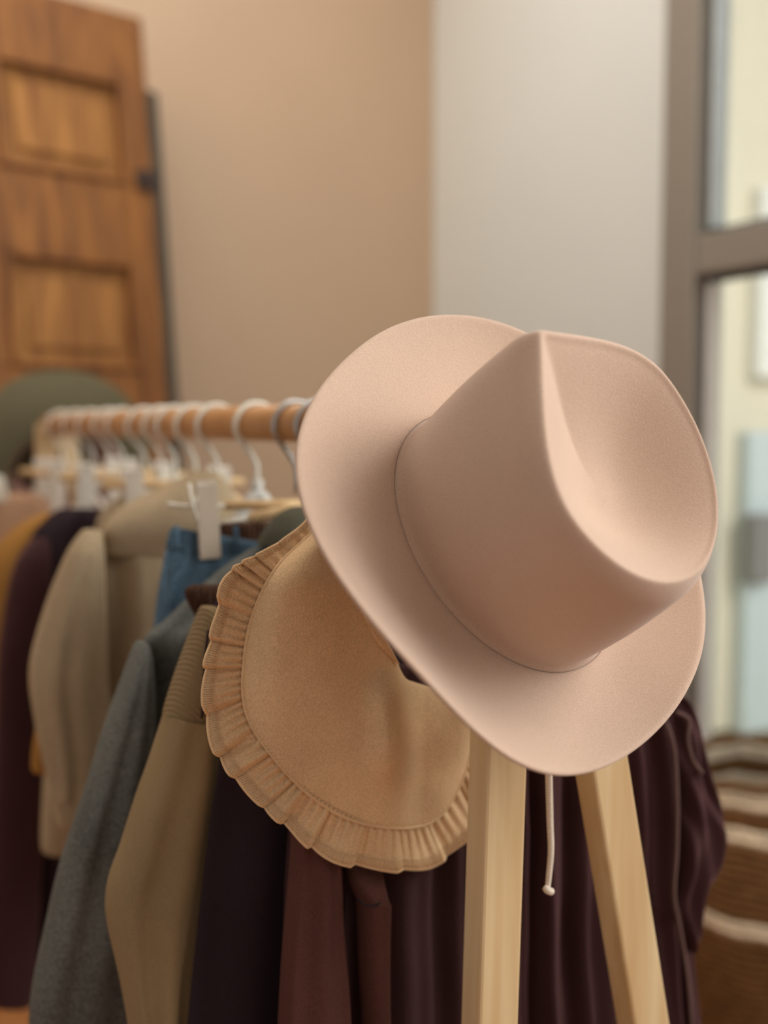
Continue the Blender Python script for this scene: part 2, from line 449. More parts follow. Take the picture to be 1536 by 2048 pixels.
legA_top, legA_foot = up_to(t1, a1, TOPZ-.01), f1
legB_top, legB_foot = up_to(t2, a2, TOPZ-.02), f2
# the two legs share the plane at the rail end; one sits just behind the other
build_leg(legA_top, legA_foot, 0.)
build_leg(legB_top, legB_foot, .0)
FAR = D*(RAIL_LEN+.0)
build_leg(legA_top+FAR - ZU*.02, legA_foot+FAR, 0.); build_leg(legB_top+FAR - ZU*.02, legB_foot+FAR, 0.)
for off in (Vector((0, 0, 0)), FAR):
    tube('leg_pin', [legA_top - ZU*.03 + off, legB_top - ZU*.03 + off], .006, M['pine'], rack, seg=10)
    tube('cross_bar', [up_to(legA_foot, a1, .22)+off, up_to(legB_foot, a2, .22)+off], .011, M['pine'], rack, seg=12)
tube('stretcher', [(up_to(legA_foot, a1, .22)+up_to(legB_foot, a2, .22))/2, (up_to(legA_foot, a1, .22)+up_to(legB_foot, a2, .22))/2+FAR], .011, M['pine'], rack, seg=12)

# ------------------------------------------------------------------ felt hat
def hat_mesh(name, centre, u, v, w, felt, lining, label, k=1.0, pinch=.72, mat_in=None, curl=.0356, nphi=112):
    t = thing(name, label, 'hat', centre)
    a0, b0_ = .0856*k, .0683*k; at_, bt = .081*k, .0736*k; Hc = .113*k; bo = .0071*k
    def crown_pt(phi, q):
        """q 0 base .. 1 rim .. 2 dish centre"""
        c, s = math.cos(phi), math.sin(phi)
        gp = 1 - pinch*max(0, -c)**2.2*1.0
        B = Vector((a0*c + bo, b0_*s, 0))
        h = Hc*(1 - .057*c)
        R = Vector((at_*c - .0077*k, bt*s*gp - .0013*k, h))
        if q <= 1:
            f = q
            p = B.lerp(R, f)
            bul = math.sin(math.pi*min(1, f))*.0025*k
            p += Vector((c, s, 0))*bul
            # rounded upper edge
            e = max(0, (f-.86)/.14)
            p -= Vector((c, s, 0))*(e*e*.0045*k)
            # soft fillet at the base
            e2 = max(0, 1-f/.06); p += Vector((c, s, 0))*(e2*e2*.004*k)
            return p
        g = q-1                                     # 0 rim .. 1 centre
        rr = 1-g
        R2 = Vector((R.x - .0045*k*c, R.y - .0045*k*s, h))
        Cc = Vector((.012*k, 0, 0))
        p = Vector((R2.x*rr + Cc.x*(1-rr), R2.y*rr, 0))
        depth = .034*k
        p.z = Hc*(1 - .057*c*rr) + .0012*k*math.sin(min(1, g/.06)*math.pi) - depth*math.sin(.5*math.pi*min(1, max(0, g-.02)/.9))**1.25
        return p
    def brim_pt(phi, q):
        c, s = math.cos(phi), math.sin(phi)
        B = Vector((a0*c + bo, b0_*s, 0)) + Vector((c, s, 0))*.003*k
        ex = 2.25
        den = (abs(c/.1389)**ex + abs(s/(.1432 - .0076*s))**ex)**(-1/ex)*k
        E = Vector((den*c, den*s, 0))
        p = B.lerp(E, q)
        up = (abs(s)**3.3*curl*(1 - .364*s)*q**1.9 + .0185*c*c*(1 + .95*c)*q**1.7)*k
        p.z = up
        return p
    qs_b = [i/14 for i in range(1, 15)]
    qs_c = [0, .02, .05, .09] + [i/14 for i in range(2, 12)] + [.83, .87, .90, .93, .96, .98, 1.0] + [1.02, 1.04, 1.06, 1.09, 1.13] + [1+i/14 for i in range(3, 14)]
    def build(nm, fn, qs, cap):
        vs = []; fs = []
        for q in qs:
            for i in range(nphi):
                p = fn(2*math.pi*i/nphi, q); vs.append(centre + u*p.x + v*p.y + w*p.z)
        for j in range(len(qs)-1):
            for i in range(nphi):
                i2 = (i+1) % nphi
                fs.append((j*nphi+i, j*nphi+i2, (j+1)*nphi+i2, (j+1)*nphi+i))
        if cap:
            p = fn(0, 2.0); vs.append(centre + u*p.x + v*p.y + w*p.z); n0 = (len(qs)-1)*nphi; ci = len(vs)-1
            for i in range(nphi): fs.append((n0+i, n0+(i+1) % nphi, ci))
        return vs, fs
    vs, fs = build('crown', crown_pt, qs_c, True)
    cr = mesh_obj('crown', vs, fs, felt, t); solidify(cr, .0024*k, -1); subsurf(cr)
    vs, fs = build('brim', brim_pt, [0]+qs_b, False)
    fs = [tuple(reversed(f)) for f in fs]
    br = mesh_obj('brim', vs, fs, felt, t); solidify(br, .0034*k, 0); subsurf(br)
    # sweatband inside
    def band(phi, q):
        p = crown_pt(phi, .02 + q*.26); r = Vector((p.x, p.y, 0)); p = p - r.normalized()*.0035*k; return p
    vs, fs = build('sweatband', band, [0, .5, 1.], False)
    sb = mesh_obj('sweatband', vs, fs, lining, t); solidify(sb, .0012)
    if mat_in:
        def inn(phi, q):
            p = crown_pt(phi, min(1, .28+q*.72)); r = Vector((p.x, p.y, 0)); return p - r.normalized()*.004*k - Vector((0, 0, .003*k))*q
        vs, fs = build('lining', inn, [0, .4, .8, 1.], False)
        n0 = 3*nphi; fs.append(tuple(n0+i for i in range(nphi)))
        mesh_obj('lining', vs, fs, mat_in, t)
    # welt line where crown meets brim
    pts = [brim_pt(2*math.pi*i/72, .015) + Vector((0, 0, .0012*k)) for i in range(73)]
    tube('crown_seam', [centre + u*p.x + v*p.y + w*p.z for p in pts], .0004*k, felt, t, seg=6)
    return t
def cam_vec(x, y, z):   # right, up, towards the viewer
    return (Vector((1, 0, 0))*x + UP*y - FWD*z)
w_ = cam_vec(.5508, .3618, .7522).normalized()
u_ = cam_vec(.6687, -.7306, -.1383); u_ = (u_ - w_*u_.dot(w_)).normalized()
v_ = w_.cross(u_).normalized()
HATC = at(1001, 1065, .66)
hat_mesh('felt_hat', HATC, u_, v_, w_, M['felt'], M['pink_lining'], 'pale blush felt hat with wide curled brim hung on the near end of the rack', 1.0)
# olive hat on the far end of the rack
gw = cam_vec(-.42, .30, -.86).normalized()
gu = cam_vec(.90, .1, -.3); gu = (gu - gw*gu.dot(gw)).normalized(); gv = gw.cross(gu).normalized()
hat_mesh('olive_hat', at(128, 950, 2.02), gu, gv, gw, M['green_felt'], M['pink_lining'], 'olive green felt hat with pink lining hung on the far end of the rack', 1.22, mat_in=M['pink_lining'])

# ------------------------------------------------------------------ hangers
HOOKR = .0225
def hook_pts(O):
    pts = []
    for k in range(15):
        th = math.radians(-10 + k*(215)/14)
        pts.append(O + PR*(HOOKR*math.cos(th)) + ZU*(HOOKR*math.sin(th) - .0027))
    pts += [O + PR*(-.006) + ZU*(-.030), O + PR*(-.0005) + ZU*(-.040), O + ZU*(-.052), O + ZU*(-.064)]
    return pts
def make_hanger(px, kind, label, hook_mat, width=.15, yaw=0., group='hangers on the wooden rail'):
    O = rail_at_px(px)
    t = thing('clothes_hanger', label, 'hanger', O - ZU*.06, group)
    tube('hook', hook_pts(O), .0025, hook_mat, t, seg=8)
    if kind == 'clip':
        tube('bar', [O - ZU*.070 - PR*width, O - ZU*.070 + PR*width], .0050, M['dowel'], t, seg=12)
        tube('collar', [O - ZU*.060, O - ZU*.076], .0075, hook_mat, t, seg=12)
        for sgn in (-1, 1):
            make_clip(t, O - ZU*.070 + PR*(sgn*width*.62), M['white_clip'])
    else:
        mat = M['clear'] if kind == 'clear' else (M['dowel'] if kind == 'wood' else M['white_wire'])
        arc = [O - ZU*(.068 + .085*abs(x)**1.3) + PR*(x*width) for x in [i/8-1 for i in range(17)]]
        tube('shoulder_bar', arc, lambda q: .0050 + .0022*(1-abs(2*q-1)), mat, t, seg=10)
        tube('collar', [O - ZU*.055, O - ZU*.072], .0062, mat, t, seg=12)
        if kind == 'clear':
            tube('trouser_bar', [O - ZU*.125 - PR*width*.7, O - ZU*.125 + PR*width*.7], .003, mat, t, seg=8)
    return t
def make_clip(t, c, mat, h=.06, w=.0105, tip=0.):
    cl_ = obox('clip', c - ZU*(h*.30) + MF*.010, PR, MF, (ZU + MF*.10).normalized(), w, .0022, h*.62, mat, t, .0015)
    obox('back_jaw', c - ZU*(h*.30) - MF*.004, PR, MF, (ZU - MF*.10).normalized(), w, .0022, h*.62, mat, cl_, .0015)
    tube('spring', [c + MF*.012 - PR*.006 + ZU*.004, c + MF*.013 + ZU*.014, c + MF*.012 + PR*.006 + ZU*.004], .0011, M['steel'], cl_, seg=6)
    return cl_

HK = [(905, 'wood', 'M'), (838, 'wood', ''), (765, 'wood', ''), (640, 'white', ''), (594, 'clipgrey', ''), (515, 'clear', ''),
      (436, 'wood', ''), (392, 'white', ''), (352, 'clip', ''), (326, 'white', ''), (292, 'wood', ''), (248, 'clip', ''),
      (222, 'white', ''), (188, 'clip', ''), (158, 'clip', ''), (128, 'white', '')]
names = {905: 'hanger holding the ruffle collared dress, under the blush hat', 838: 'hanger holding the black garment beside the ruffle collared dress',
         765: 'hanger holding the olive sweatshirt', 640: 'steel hooked hanger holding the grey blue wool coat, beside the blush hat brim',
         515: 'frosted plastic hanger with a tall white hook standing apart between jeans clip and oatmeal jacket', 436: 'white hooked hanger holding the hooded oatmeal jacket',
         392: 'white hooked hanger just behind the oatmeal jacket', 352: 'clip hanger second behind the oatmeal jacket',
         326: 'white hooked hanger third behind the oatmeal jacket', 292: 'white hooked hanger holding the dark plum garment',
         248: 'clip hanger with white clips beside the dark plum garment', 222: 'white hooked hanger holding the ochre garment',
         188: 'clip hanger with white clip above the dusty rose cloth', 158: 'clip hanger second from the far end of the rail',
         128: 'white hooked hanger at the far end of the rail'}
for px, kind, _ in HK:
    if kind != 'clipgrey':
        make_hanger(px, kind, names[px], M['white_wire'] if px not in (640,) else M['steel'], width=.085 if kind == 'clip' else (.05 if kind == 'clear' else .075))
# the clip hanger in front, holding the jeans: wire end, wooden dowel and a large grey clip
O = rail_at_px(594)
th_ = thing('clip_hanger', 'clip hanger with wooden dowel and large grey clip holding the blue jeans', 'hanger', O - ZU*.06, 'hangers on the wooden rail')
tube('hook', hook_pts(O), .0025, M['steel'], th_, seg=8)
def gp(O, px, py, n=0.): return on_plane(px, py, O + MF*n, D)
tube('dowel', [gp(O, 452, 1011), gp(O, 600, 1008), gp(O, 720, 1005)], .0046, M['dowel'], th_, seg=12)
tube('dowel', [gp(O, 500, 1036, .012), gp(O, 600, 1014, .004), gp(O, 640, 1008)], .0046, M['dowel'], th_, seg=12)
tube('wire_end', [gp(O, 335, 1008, .005), gp(O, 372, 1013, .005), gp(O, 400, 1012, .003), gp(O, 460, 1011)], .0019, M['white_wire'], th_, seg=8)
tube('wire_end', [gp(O, 440, 1046, .012), gp(O, 500, 1036, .012)], .0016, M['white_wire'], th_, seg=8)
ca = gp(O, 411, 968, .016); cb = gp(O, 421, 1118, .020)
axz = (ca-cb).normalized(); axx = (PR - axz*PR.dot(axz)).normalized(); axn = axz.cross(axx)
wclip = (gp(O, 440, 1040, .018)-gp(O, 398, 1040, .018)).length/2
c1 = obox('clip', (ca+cb)/2, axx, axn, axz, wclip, .0016, (ca-cb).length/2, M['grey_clip'], th_, .001)
bk = obox('back_jaw', gp(O, 403, 1000, .0)*.5 + gp(O, 430, 1050, .0)*.5, axx, axn, (ZU + MF*-.15).normalized(), wclip, .0016, .028, M['grey_clip'], c1, .001)
tube('spring_wire', [gp(O, 378, 968, .012), gp(O, 386, 1010, .020), gp(O, 396, 1045, .016), gp(O, 402, 1062, .010)], .0017, M['white_wire'], c1, seg=8, res=16)
tube('spring_wire', [gp(O, 402, 968, .014), gp(O, 392, 1000, .018), gp(O, 388, 1022, .014)], .0013, M['white_wire'], c1, seg=8)

# ------------------------------------------------------------------ garments
def row_px(O, n, xl, yl, xr, yr, depth):
    a = gp(O, xl, yl, n); b = gp(O, xr, yr, n); c = (a+b)/2; h = (b-a)/2
    return [c.x, c.y, c.z, h.x, h.y, h.z, depth]
def loft(name, O, rows, mat, parent, n=0., seg=56, res=46, fold=None, seed=0., power=.75, label=None, sub=True, wob=.0015):
    """rows (y, xl, xr, depth[, n offset[, yr]]) in photograph pixels on the plane across the rail at O"""
    R = []
    for r in rows:
        y, xl, xr, dp = r[:4]; nn = n + (r[4] if len(r) > 4 else 0); yr = r[5] if len(r) > 5 else y
        R.append(row_px(O, nn, xl, y, xr, yr, dp))
    R = catmull(R, res)
    vs = []; fs = []
    for j, r in enumerate(R):
        c = Vector(r[:3]); h = Vector(r[3:6]); dp = max(.001, r[6]); tv = j/(res-1)
        for k in range(seg):
            th = 2*math.pi*k/seg; ca_, sa = math.cos(th), math.sin(th)
            e = math.copysign(abs(ca_)**power, ca_); g = math.copysign(abs(sa)**.9, sa)
            p = c + h*e + MF*(dp*g)
            if fold:
                amp = fold(e, tv)
                p += MF*(amp*(1 if sa >= 0 else -.4)*min(1, abs(sa)*1.6))
            nz = noise.noise_vector(p*14 + Vector((seed, seed*2, 0)))
            p += nz*wob*1.6
            vs.append(p)
    for j in range(res-1):
        for k in range(seg):
            k2 = (k+1) % seg; fs.append((j*seg+k, (j+1)*seg+k, (j+1)*seg+k2, j*seg+k2))
    fs.append(tuple(range(seg))); fs.append(tuple(reversed([(res-1)*seg+k for k in range(seg)])))
    o = mesh_obj(name, vs, fs, mat, parent, label=label)
    if sub: subsurf(o)
    return o
def folds(*terms, grow=1.):
    """terms (amp, frequency, phase, drift)"""
    def f(e, t):
        return sum(a*math.sin(fr*e*math.pi + ph + dr*t) for a, fr, ph, dr in terms)*min(1, t*2.2)**grow
    return f
def garment(name, label, cat, px, group='clothes on the rack'):
    O = rail_at_px(px); t = thing(name, label, cat, O - ZU*.07, group); return O, t

# far clothes, left
O, t = garment('rose_top', 'dusty rose cotton top with white trim at the far left end of the rail', 'top', 158)
loft('body', O, [(985, -10, 90, .012), (1010, -60, 110, .02), (1080, -120, 120, .025), (1300, -130, 130, .03), (1700, -140, 130, .03)], M['rose'], t, seed=1)
loft('trim', O, [(950, -30, 4, .004, .03), (975, -40, 14, .005, .03), (1005, -40, 16, .004, .03)], M['white_wire'], t, res=10, seed=1.5, label='white trim')
O, t = garment('ochre_shirt', 'ochre yellow shirt left of the dark plum jacket', 'shirt', 222)
loft('body', O, [(1025, 95, 150, .012), (1050, 40, 190, .02), (1110, -20, 200, .025), (1200, -50, 210, .03), (1320, -60, 220, .03), (1650, -60, 220, .03)], M['ochre'], t, seed=2, fold=folds((.006, 3, 1, 1)))
O, t = garment('plum_jacket', 'long dark plum jacket hanging between the ochre shirt and the oatmeal jacket', 'jacket', 292)
loft('body', O, [(1018, 118, 214, .012), (1035, 95, 260, .02), (1080, 62, 300, .026), (1150, 60, 310, .03), (1350, 90, 320, .03), (1700, 70, 330, .03), (2010, 60, 340, .03)], M['black'], t, seed=3, fold=folds((.008, 3, 1, 1), (.004, 7, 0, 2)))
loft('sleeve', O, [(1075, 66, 100, .012), (1130, 30, 100, .018, .012), (1250, 4, 98, .022, .014), (1450, -8, 90, .022, .014), (1750, -18, 84, .022, .014), (2014, -24, 66, .02, .014)], M['plum'], t, n=.01, seed=4)
# second oatmeal cardigan behind the jacket
O, t = garment('oatmeal_cardigan', 'oatmeal cardigan whose cuff hangs below the oatmeal jacket sleeve', 'cardigan', 352)
loft('body', O, [(990, 240, 420, .012), (1060, 190, 480, .02), (1300, 215, 480, .025), (1700, 220, 480, .025)], M['oat'], t, seed=5)
loft('sleeve', O, [(1080, 160, 230, .014), (1300, 110, 220, .02), (1500, 92, 190, .02), (1620, 84, 160, .018), (1690, 84, 150, .016), (1704, 92, 140, .012)], M['oat'], t, n=.01, seed=6)
O, t = garment('oatmeal_jacket', 'hooded oatmeal wool jacket with gathered cuff', 'jacket', 436)
loft('body', O, [(1010, 300, 480, .016, -.004), (1040, 250, 500, .024, -.004), (1090, 205, 520, .03, -.004), (1200, 205, 530, .03, -.004), (1450, 212, 520, .03, -.006), (1660, 215, 520, .028, -.006)], M['oat'], t, seed=7, fold=folds((.006, 3, 0, 1), (.004, 6, 1, 2)))
loft('hood', O, [(938, 388, 424, .008), (955, 360, 446, .018), (985, 300, 466, .028), (1020, 238, 480, .034), (1060, 205, 490, .034, .0), (1110, 196, 480, .026, -.004)], M['oat'], t, n=.006, seed=8)
loft('sleeve', O, [(1060, 172, 206, .014, -.01), (1100, 140, 208, .022), (1180, 104, 208, .028), (1280, 74, 212, .030), (1360, 60, 216, .031), (1450, 72, 220, .030), (1540, 90, 220, .027), (1600, 97, 205, .024)], M['oat'], t, n=.022, seed=9, fold=folds((.003, 3, 0, 1)))
cu = loft('cuff', O, [(1592, 97, 206, .022), (1612, 104, 188, .021), (1640, 112, 172, .019), (1656, 118, 165, .015)], M['oat'], t, n=.024, seed=10, res=20, fold=lambda e, tv: .0018*math.sin(e*22))
loft('lining', O, [(1400, 80, 150, .010), (1480, 66, 140, .012), (1530, 62, 130, .012), (1546, 66, 120, .008)], M['ochre'], t, n=-.02, seed=11, res=16, label='ochre lining')

# brown gathered skirt, jeans
O, t = garment('gathered_skirt', 'dark brown gathered waistband skirt behind the blue jeans', 'skirt', 540)
loft('waistband', O, [(1042, 420, 540, .010), (1050, 415, 560, .013), (1068, 412, 575, .013), (1078, 412, 580, .012)], M['brownrib'], t, seed=12, res=14, fold=lambda e, tv: .0022*math.sin(e*60))
loft('skirt_body', O, [(1074, 410, 580, .012), (1150, 390, 600, .02), (1500, 380, 620, .025)], M['brownrib'], t, seed=13)
O, t = garment('jeans', 'faded blue denim jeans hanging from the large grey clip', 'jeans', 594)
loft('waistband', O, [(1052, 350, 520, .010, 0, 1084), (1060, 342, 530, .013, 0, 1092), (1088, 334, 532, .013, 0, 1116), (1096, 334, 532, .012, 0, 1122)], M['denim'], t, seed=14, res=14)
jb = loft('trousers', O, [(1092, 336, 530, .013, 0, 1118), (1140, 326, 545, .02), (1230, 312, 560, .026), (1400, 300, 560, .026), (1700, 300, 560, .024)], M['denim'], t, seed=15, fold=folds((.004, 4, 0, 2), (.003, 9, 1, 3)))
tube('side_seam', [gp(O, 332, 1104, .020), gp(O, 328, 1160, .026), gp(O, 322, 1230, .030), gp(O, 318, 1300, .030)], .0012, M['denim'], jb, seg=6, res=12)
tube('pocket_seam', [gp(O, 376, 1100, .021), gp(O, 366, 1140, .027), gp(O, 340, 1166, .029)], .0012, M['denim'], jb, seg=6, res=12)
for k, px in enumerate((350, 470)):
    loft('belt_loop', O, [(1052, px, px+9, .002, .014), (1100, px+1, px+10, .002, .016)], M['denim'], t, seed=17+k, res=6, sub=False)

# grey blue coat
O, t = garment('wool_coat', 'grey blue wool coat with a dropped sleeve, left of the olive sweatshirt', 'coat', 648)
loft('collar', O, [(1012, 585, 640, .008), (1030, 555, 660, .014), (1062, 530, 680, .018), (1095, 516, 690, .016)], M['greygreen'], t, n=.006, seed=20, res=20)
loft('body', O, [(1092, 510, 690, .012, -.004), (1130, 450, 700, .02, -.004), (1180, 392, 710, .024, -.004), (1240, 330, 715, .028, -.004), (1290, 282, 715, .03, -.006), (1420, 288, 715, .03, -.01), (1700, 280, 715, .03, -.012), (2200, 270, 715, .03, -.012)], M['greyblue'], t, seed=21, fold=folds((.006, 3, 1, 1), (.003, 8, 0, 2)))
loft('sleeve', O, [(1284, 276, 292, .008, -.012), (1310, 268, 298, .018, -.002), (1400, 234, 302, .024, .004), (1500, 201, 302, .026, .006), (1650, 150, 300, .028, .008), (1800, 108, 292, .030, .008), (1900, 82, 284, .030, .008), (1985, 64, 276, .030, .008), (2060, 57, 275, .030, .008), (2200, 60, 270, .028, .008)], M['greyblue'], t, n=.016, seed=22, fold=folds((.003, 2.5, 1, 1)))
# brown ribbed skirt next to the coat
O, t = garment('ribbed_skirt', 'dark brown ribbed skirt waistband between wool coat and ruffled collar', 'skirt', 712)
loft('waistband', O, [(1168, 385, 560, .008), (1180, 372, 560, .012), (1205, 378, 560, .014), (1240, 398, 560, .013), (1262, 420, 560, .012), (1500, 450, 600, .012)], M['brownrib'], t, seed=23, res=24, fold=lambda e, tv: .0016*math.sin(e*50))

# olive sweatshirt
O, t = garment('sweatshirt', 'olive beige sweatshirt with ribbed shoulder panel and long sleeve', 'sweatshirt', 775)
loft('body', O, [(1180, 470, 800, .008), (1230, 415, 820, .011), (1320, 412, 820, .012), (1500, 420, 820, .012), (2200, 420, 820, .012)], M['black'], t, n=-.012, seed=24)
yk = loft('shoulder_panel', O, [(1212, 405, 432, .008), (1235, 397, 436, .014), (1300, 374, 440, .019), (1370, 350, 442, .021), (1420, 334, 442, .022), (1434, 330, 442, .021, 0, 1446)], M['olive_rib'], t, n=.010, seed=25, res=28, wob=.0008)
tube('panel_seam', [gp(O, 417, 1260, .034), gp(O, 410, 1320, .036), (gp(O, 407, 1380, .037)), gp(O, 404, 1436, .037)], .0011, M['black'], yk, seg=6, res=14)
loft('sleeve', O, [(1428, 333, 442, .020, 0, 1442), (1440, 331, 442, .0225, 0, 1452), (1530, 300, 440, .025), (1600, 275, 433, .027), (1700, 243, 423, .029), (1760, 222, 413, .030), (1810, 215, 402, .030), (1860, 220, 394, .029), (1950, 240, 378, .026), (2060, 260, 364, .024), (2200, 275, 350, .022)], M['olive'], t, n=.012, seed=26, fold=folds((.004, 2.2, .4, .8)), wob=.001)

# black garment
O, t = garment('black_top', 'near black long top between olive sweatshirt and ruffle collared dress', 'top', 836)
loft('body', O, [(1240, 600, 860, .008), (1300, 520, 870, .009), (1400, 450, 880, .010), (1550, 434, 880, .010), (1800, 400, 880, .010), (2250, 355, 880, .010)], M['black'], t, n=.0, seed=27, fold=folds((.003, 3, 0, 1)))

# plum velvet coat, right
O, t = garment('velvet_coat', 'plum velvet coat with pale piped seams hanging right of the rack legs', 'coat', 872)
loft('body', O, [(1250, 950, 1180, .012), (1330, 966, 1300, .02), (1450, 966, 1352, .022), (1600, 966, 1368, .022), (1760, 966, 1362, .022), (1900, 966, 1376, .022), (2050, 966, 1390, .024), (2250, 966, 1400, .024)], M['plum'], t, n=.0, seed=28, fold=folds((.010, 7, 0, 1.2), (.006, 13, 1, -1)), seg=120)
sl = loft('sleeve', O, [(1385, 1330, 1362, .008), (1420, 1322, 1384, .014), (1480, 1324, 1400, .017), (1560, 1336, 1408, .018), (1620, 1340, 1426, .019), (1660, 1340, 1434, .020), (1730, 1340, 1420, .019), (1800, 1340, 1394, .015), (1865, 1352, 1382, .014), (1895, 1360, 1374, .008)], M['plum'], t, n=.012, seed=29, fold=lambda e, tv: .004*math.sin(5*e+9*tv)+.0025*math.sin(9*e-16*tv), wob=.003)
tube('piping', [gp(O, 1330, 1440, .030), gp(O, 1348, 1500, .034), gp(O, 1354, 1600, .037), gp(O, 1353, 1700, .038), gp(O, 1348, 1790, .036), gp(O, 1360, 1860, .030), gp(O, 1376, 1960, .026), gp(O, 1384, 2060, .026)], .0018, fabric('velvet_piping', srgb(104, 80, 74), sheen=.4), t, seg=8, res=50)
tube('piping', [gp(O, 1352, 1424, .030), gp(O, 1378, 1440, .036), gp(O, 1376, 1480, .038), gp(O, 1386, 1520, .038), gp(O, 1404, 1545, .034)], .0016, bpy.data.materials['velvet_piping'], sl, seg=8, res=30)

# ------------------------------------------------------------------ ruffle collared dress (front)
OD = rail_at_px(905)
dr = thing('ruffle_collar_dress', 'brown dress with a broad tan linen collar edged in a gathered ruffle', 'dress', OD - ZU*.07, 'clothes on the rack')
def dfold(e, tv):
    return (.008*math.sin(e*7.5+.7+tv*.6) + .004*math.sin(e*21+1.3-tv))*min(1, .25+tv*1.6)
loft('skirt', OD, [(1330, 720, 930, .010), (1400, 640, 945, .013), (1550, 590, 952, .014), (1700, 574, 956, .015), (1900, 564, 960, .016), (2060, 556, 964, .016), (2260, 545, 968, .016)], M['darkbrown'], dr, n=-.016, seed=30, fold=dfold, seg=140)
sv = loft('sleeve', OD, [(1600, 690, 752, .006, -.04), (1690, 688, 752, .010, -.022), (1750, 696, 758, .014, -.006), (1790, 712, 766, .015), (1800, 717, 770, .0155), (1812, 719, 771, .0150), (1900, 724, 771, .014), (2060, 733, 773, .014), (2260, 736, 775, .014)], M['brown'], dr, n=.018, seed=31, res=60, wob=.0008)
tube('cuff_seam', [gp(OD, 716, 1797, .031), gp(OD, 732, 1810, .0345), gp(OD, 752, 1811, .0345), gp(OD, 768, 1798, .030)], .0008, M['black'], sv, seg=6, res=14)
loft('panel', OD, [(1560, 590, 690, .008), (1650, 584, 676, .012), (1800, 576, 684, .014), (1950, 566, 690, .015), (2060, 558, 694, .015), (2260, 548, 700, .015)], M['brown'], dr, n=.012, seed=32, fold=folds((.003, 2, 1, .5)))
# collar
seam_px = [(650, 1030), (618, 1072), (560, 1128), (522, 1190), (498, 1260), (488, 1330), (487, 1395), (502, 1448), (536, 1500), (578, 1550), (622, 1592), (685, 1632), (755, 1652), (825, 1655), (880, 1632), (922, 1565), (945, 1480), (960, 1400)]
out_px = [(634, 1012), (598, 1056), (533, 1100), (455, 1150), (432, 1235), (412, 1330), (410, 1420), (428, 1492), (462, 1548), (508, 1600), (578, 1656), (648, 1712), (742, 1736), (842, 1738), (918, 1694), (962, 1640), (985, 1545), (1000, 1440)]
neck_px = [(720, 1030), (705, 1060), (700, 1090), (705, 1120), (715, 1150), (728, 1180), (742, 1210), (756, 1240), (770, 1268), (784, 1298), (797, 1325), (806, 1345), (815, 1358), (830, 1364), (850, 1370), (880, 1376), (910, 1380), (940, 1385)]
def sstep(a, b, x):
    x = max(0, min(1, (x-a)/(b-a))); return x*x*(3-2*x)
def coll_n(px, py, j):
    """how far the collar stands in front of the hanging plane"""
    n = .034 + .016*math.sin(math.pi*min(1, .15+j*.8))
    n -= .018*sstep(770, 850, px)                  # the right side lies lower behind the fold
    n += .012*math.exp(-((px-775)/30.)**2)*sstep(1330, 1400, py)*(1-sstep(1500, 1600, py))
    n -= .016*sstep(560, 440, px)                  # turns back over the shoulder
    n -= .012*sstep(1180, 1060, py)
    return n
NI = 110; NJ = 18
seam = catmull(seam_px, NI); neck = catmull(neck_px, NI)
vs = []; fs = []
for j in range(NJ):
    f = j/(NJ-1)
    for i in range(NI):
        px = neck[i][0]*(1-f)+seam[i][0]*f; py = neck[i][1]*(1-f)+seam[i][1]*f
        p = gp(OD, px, py, coll_n(px, py, f))
        p += MF*(noise.noise(p*22)*.0022 + noise.noise(p*60)*.0006)
        vs.append(p)
for j in range(NJ-1):
    for i in range(NI-1):
        a = j*NI+i; fs.append((a, a+1, a+NI+1, a+NI))
co = mesh_obj('collar', vs, fs, M['linen'], dr, label='tan linen collar'); solidify(co, .0016, 0); subsurf(co)
# neck band folded over the edge
vs = []; fs = []
for i in range(0, 66):
    x, y = neck[i]; x2, y2 = neck[min(i+1, NI-1)]; x0, y0 = neck[max(i-1, 0)]
    dx, dy = x2-x0, y2-y0; l = math.hypot(dx, dy) or 1; nx, ny = -dy/l, dx/l
    wv = 26*min(1, (66-i)/14)
    for q, (f, dn) in enumerate(((0, .003), (.5, .0045), (1, .003))):
        qx, qy = x - nx*wv*(.0-f)*1, y - ny*wv*(0-f)
        vs.append(gp(OD, qx, qy, coll_n(x, y, 0)+dn))
for i in range(65):
    for q in range(2):
        a = i*3+q; fs.append((a, a+1, a+4, a+3))
nb = mesh_obj('neck_band', vs, fs, M['linen'], dr); solidify(nb, .001, 0); subsurf(nb)
# ruffle
NR = 620; NJ2 = 9
def arc_pair(A, B, n):
    a = catmull(A, 900); b = catmull(B, 900); L_ = [0.]
    for i in range(1, 900): L_.append(L_[-1] + math.hypot(b[i][0]-b[i-1][0], b[i][1]-b[i-1][1]) )
    ra, rb = [], []; k = 0
    for i in range(n):
        t = L_[-1]*i/(n-1)
        while k < 898 and L_[k+1] < t: k += 1
        ra.append(a[k+1]); rb.append(b[k+1])
    return ra, rb
sm, ou = arc_pair(seam_px, out_px, NR)
rng = random.Random(3)
knots = [0.]
while knots[-1] < 1: knots.append(knots[-1] + (rng.uniform(.014, .022) if rng.random() < .3 else rng.uniform(.034, .070)))
amps = [rng.uniform(.45, 1.2) for _ in knots]; skew = [rng.uniform(.72, .93) for _ in knots]
def pleat(t):
    """asymmetric gathers: 0..1 height and a sideways push"""
    for k in range(len(knots)-1):
        if knots[k] <= t < knots[k+1]:
            x = (t-knots[k])/(knots[k+1]-knots[k]); s = skew[k]
            h = math.sin(.5*math.pi*x/s) if x < s else math.cos(.5*math.pi*(x-s)/(1-s))
            return h*amps[k], x, k
    return 0, 0, 0
ruff = []; edge_pts = []
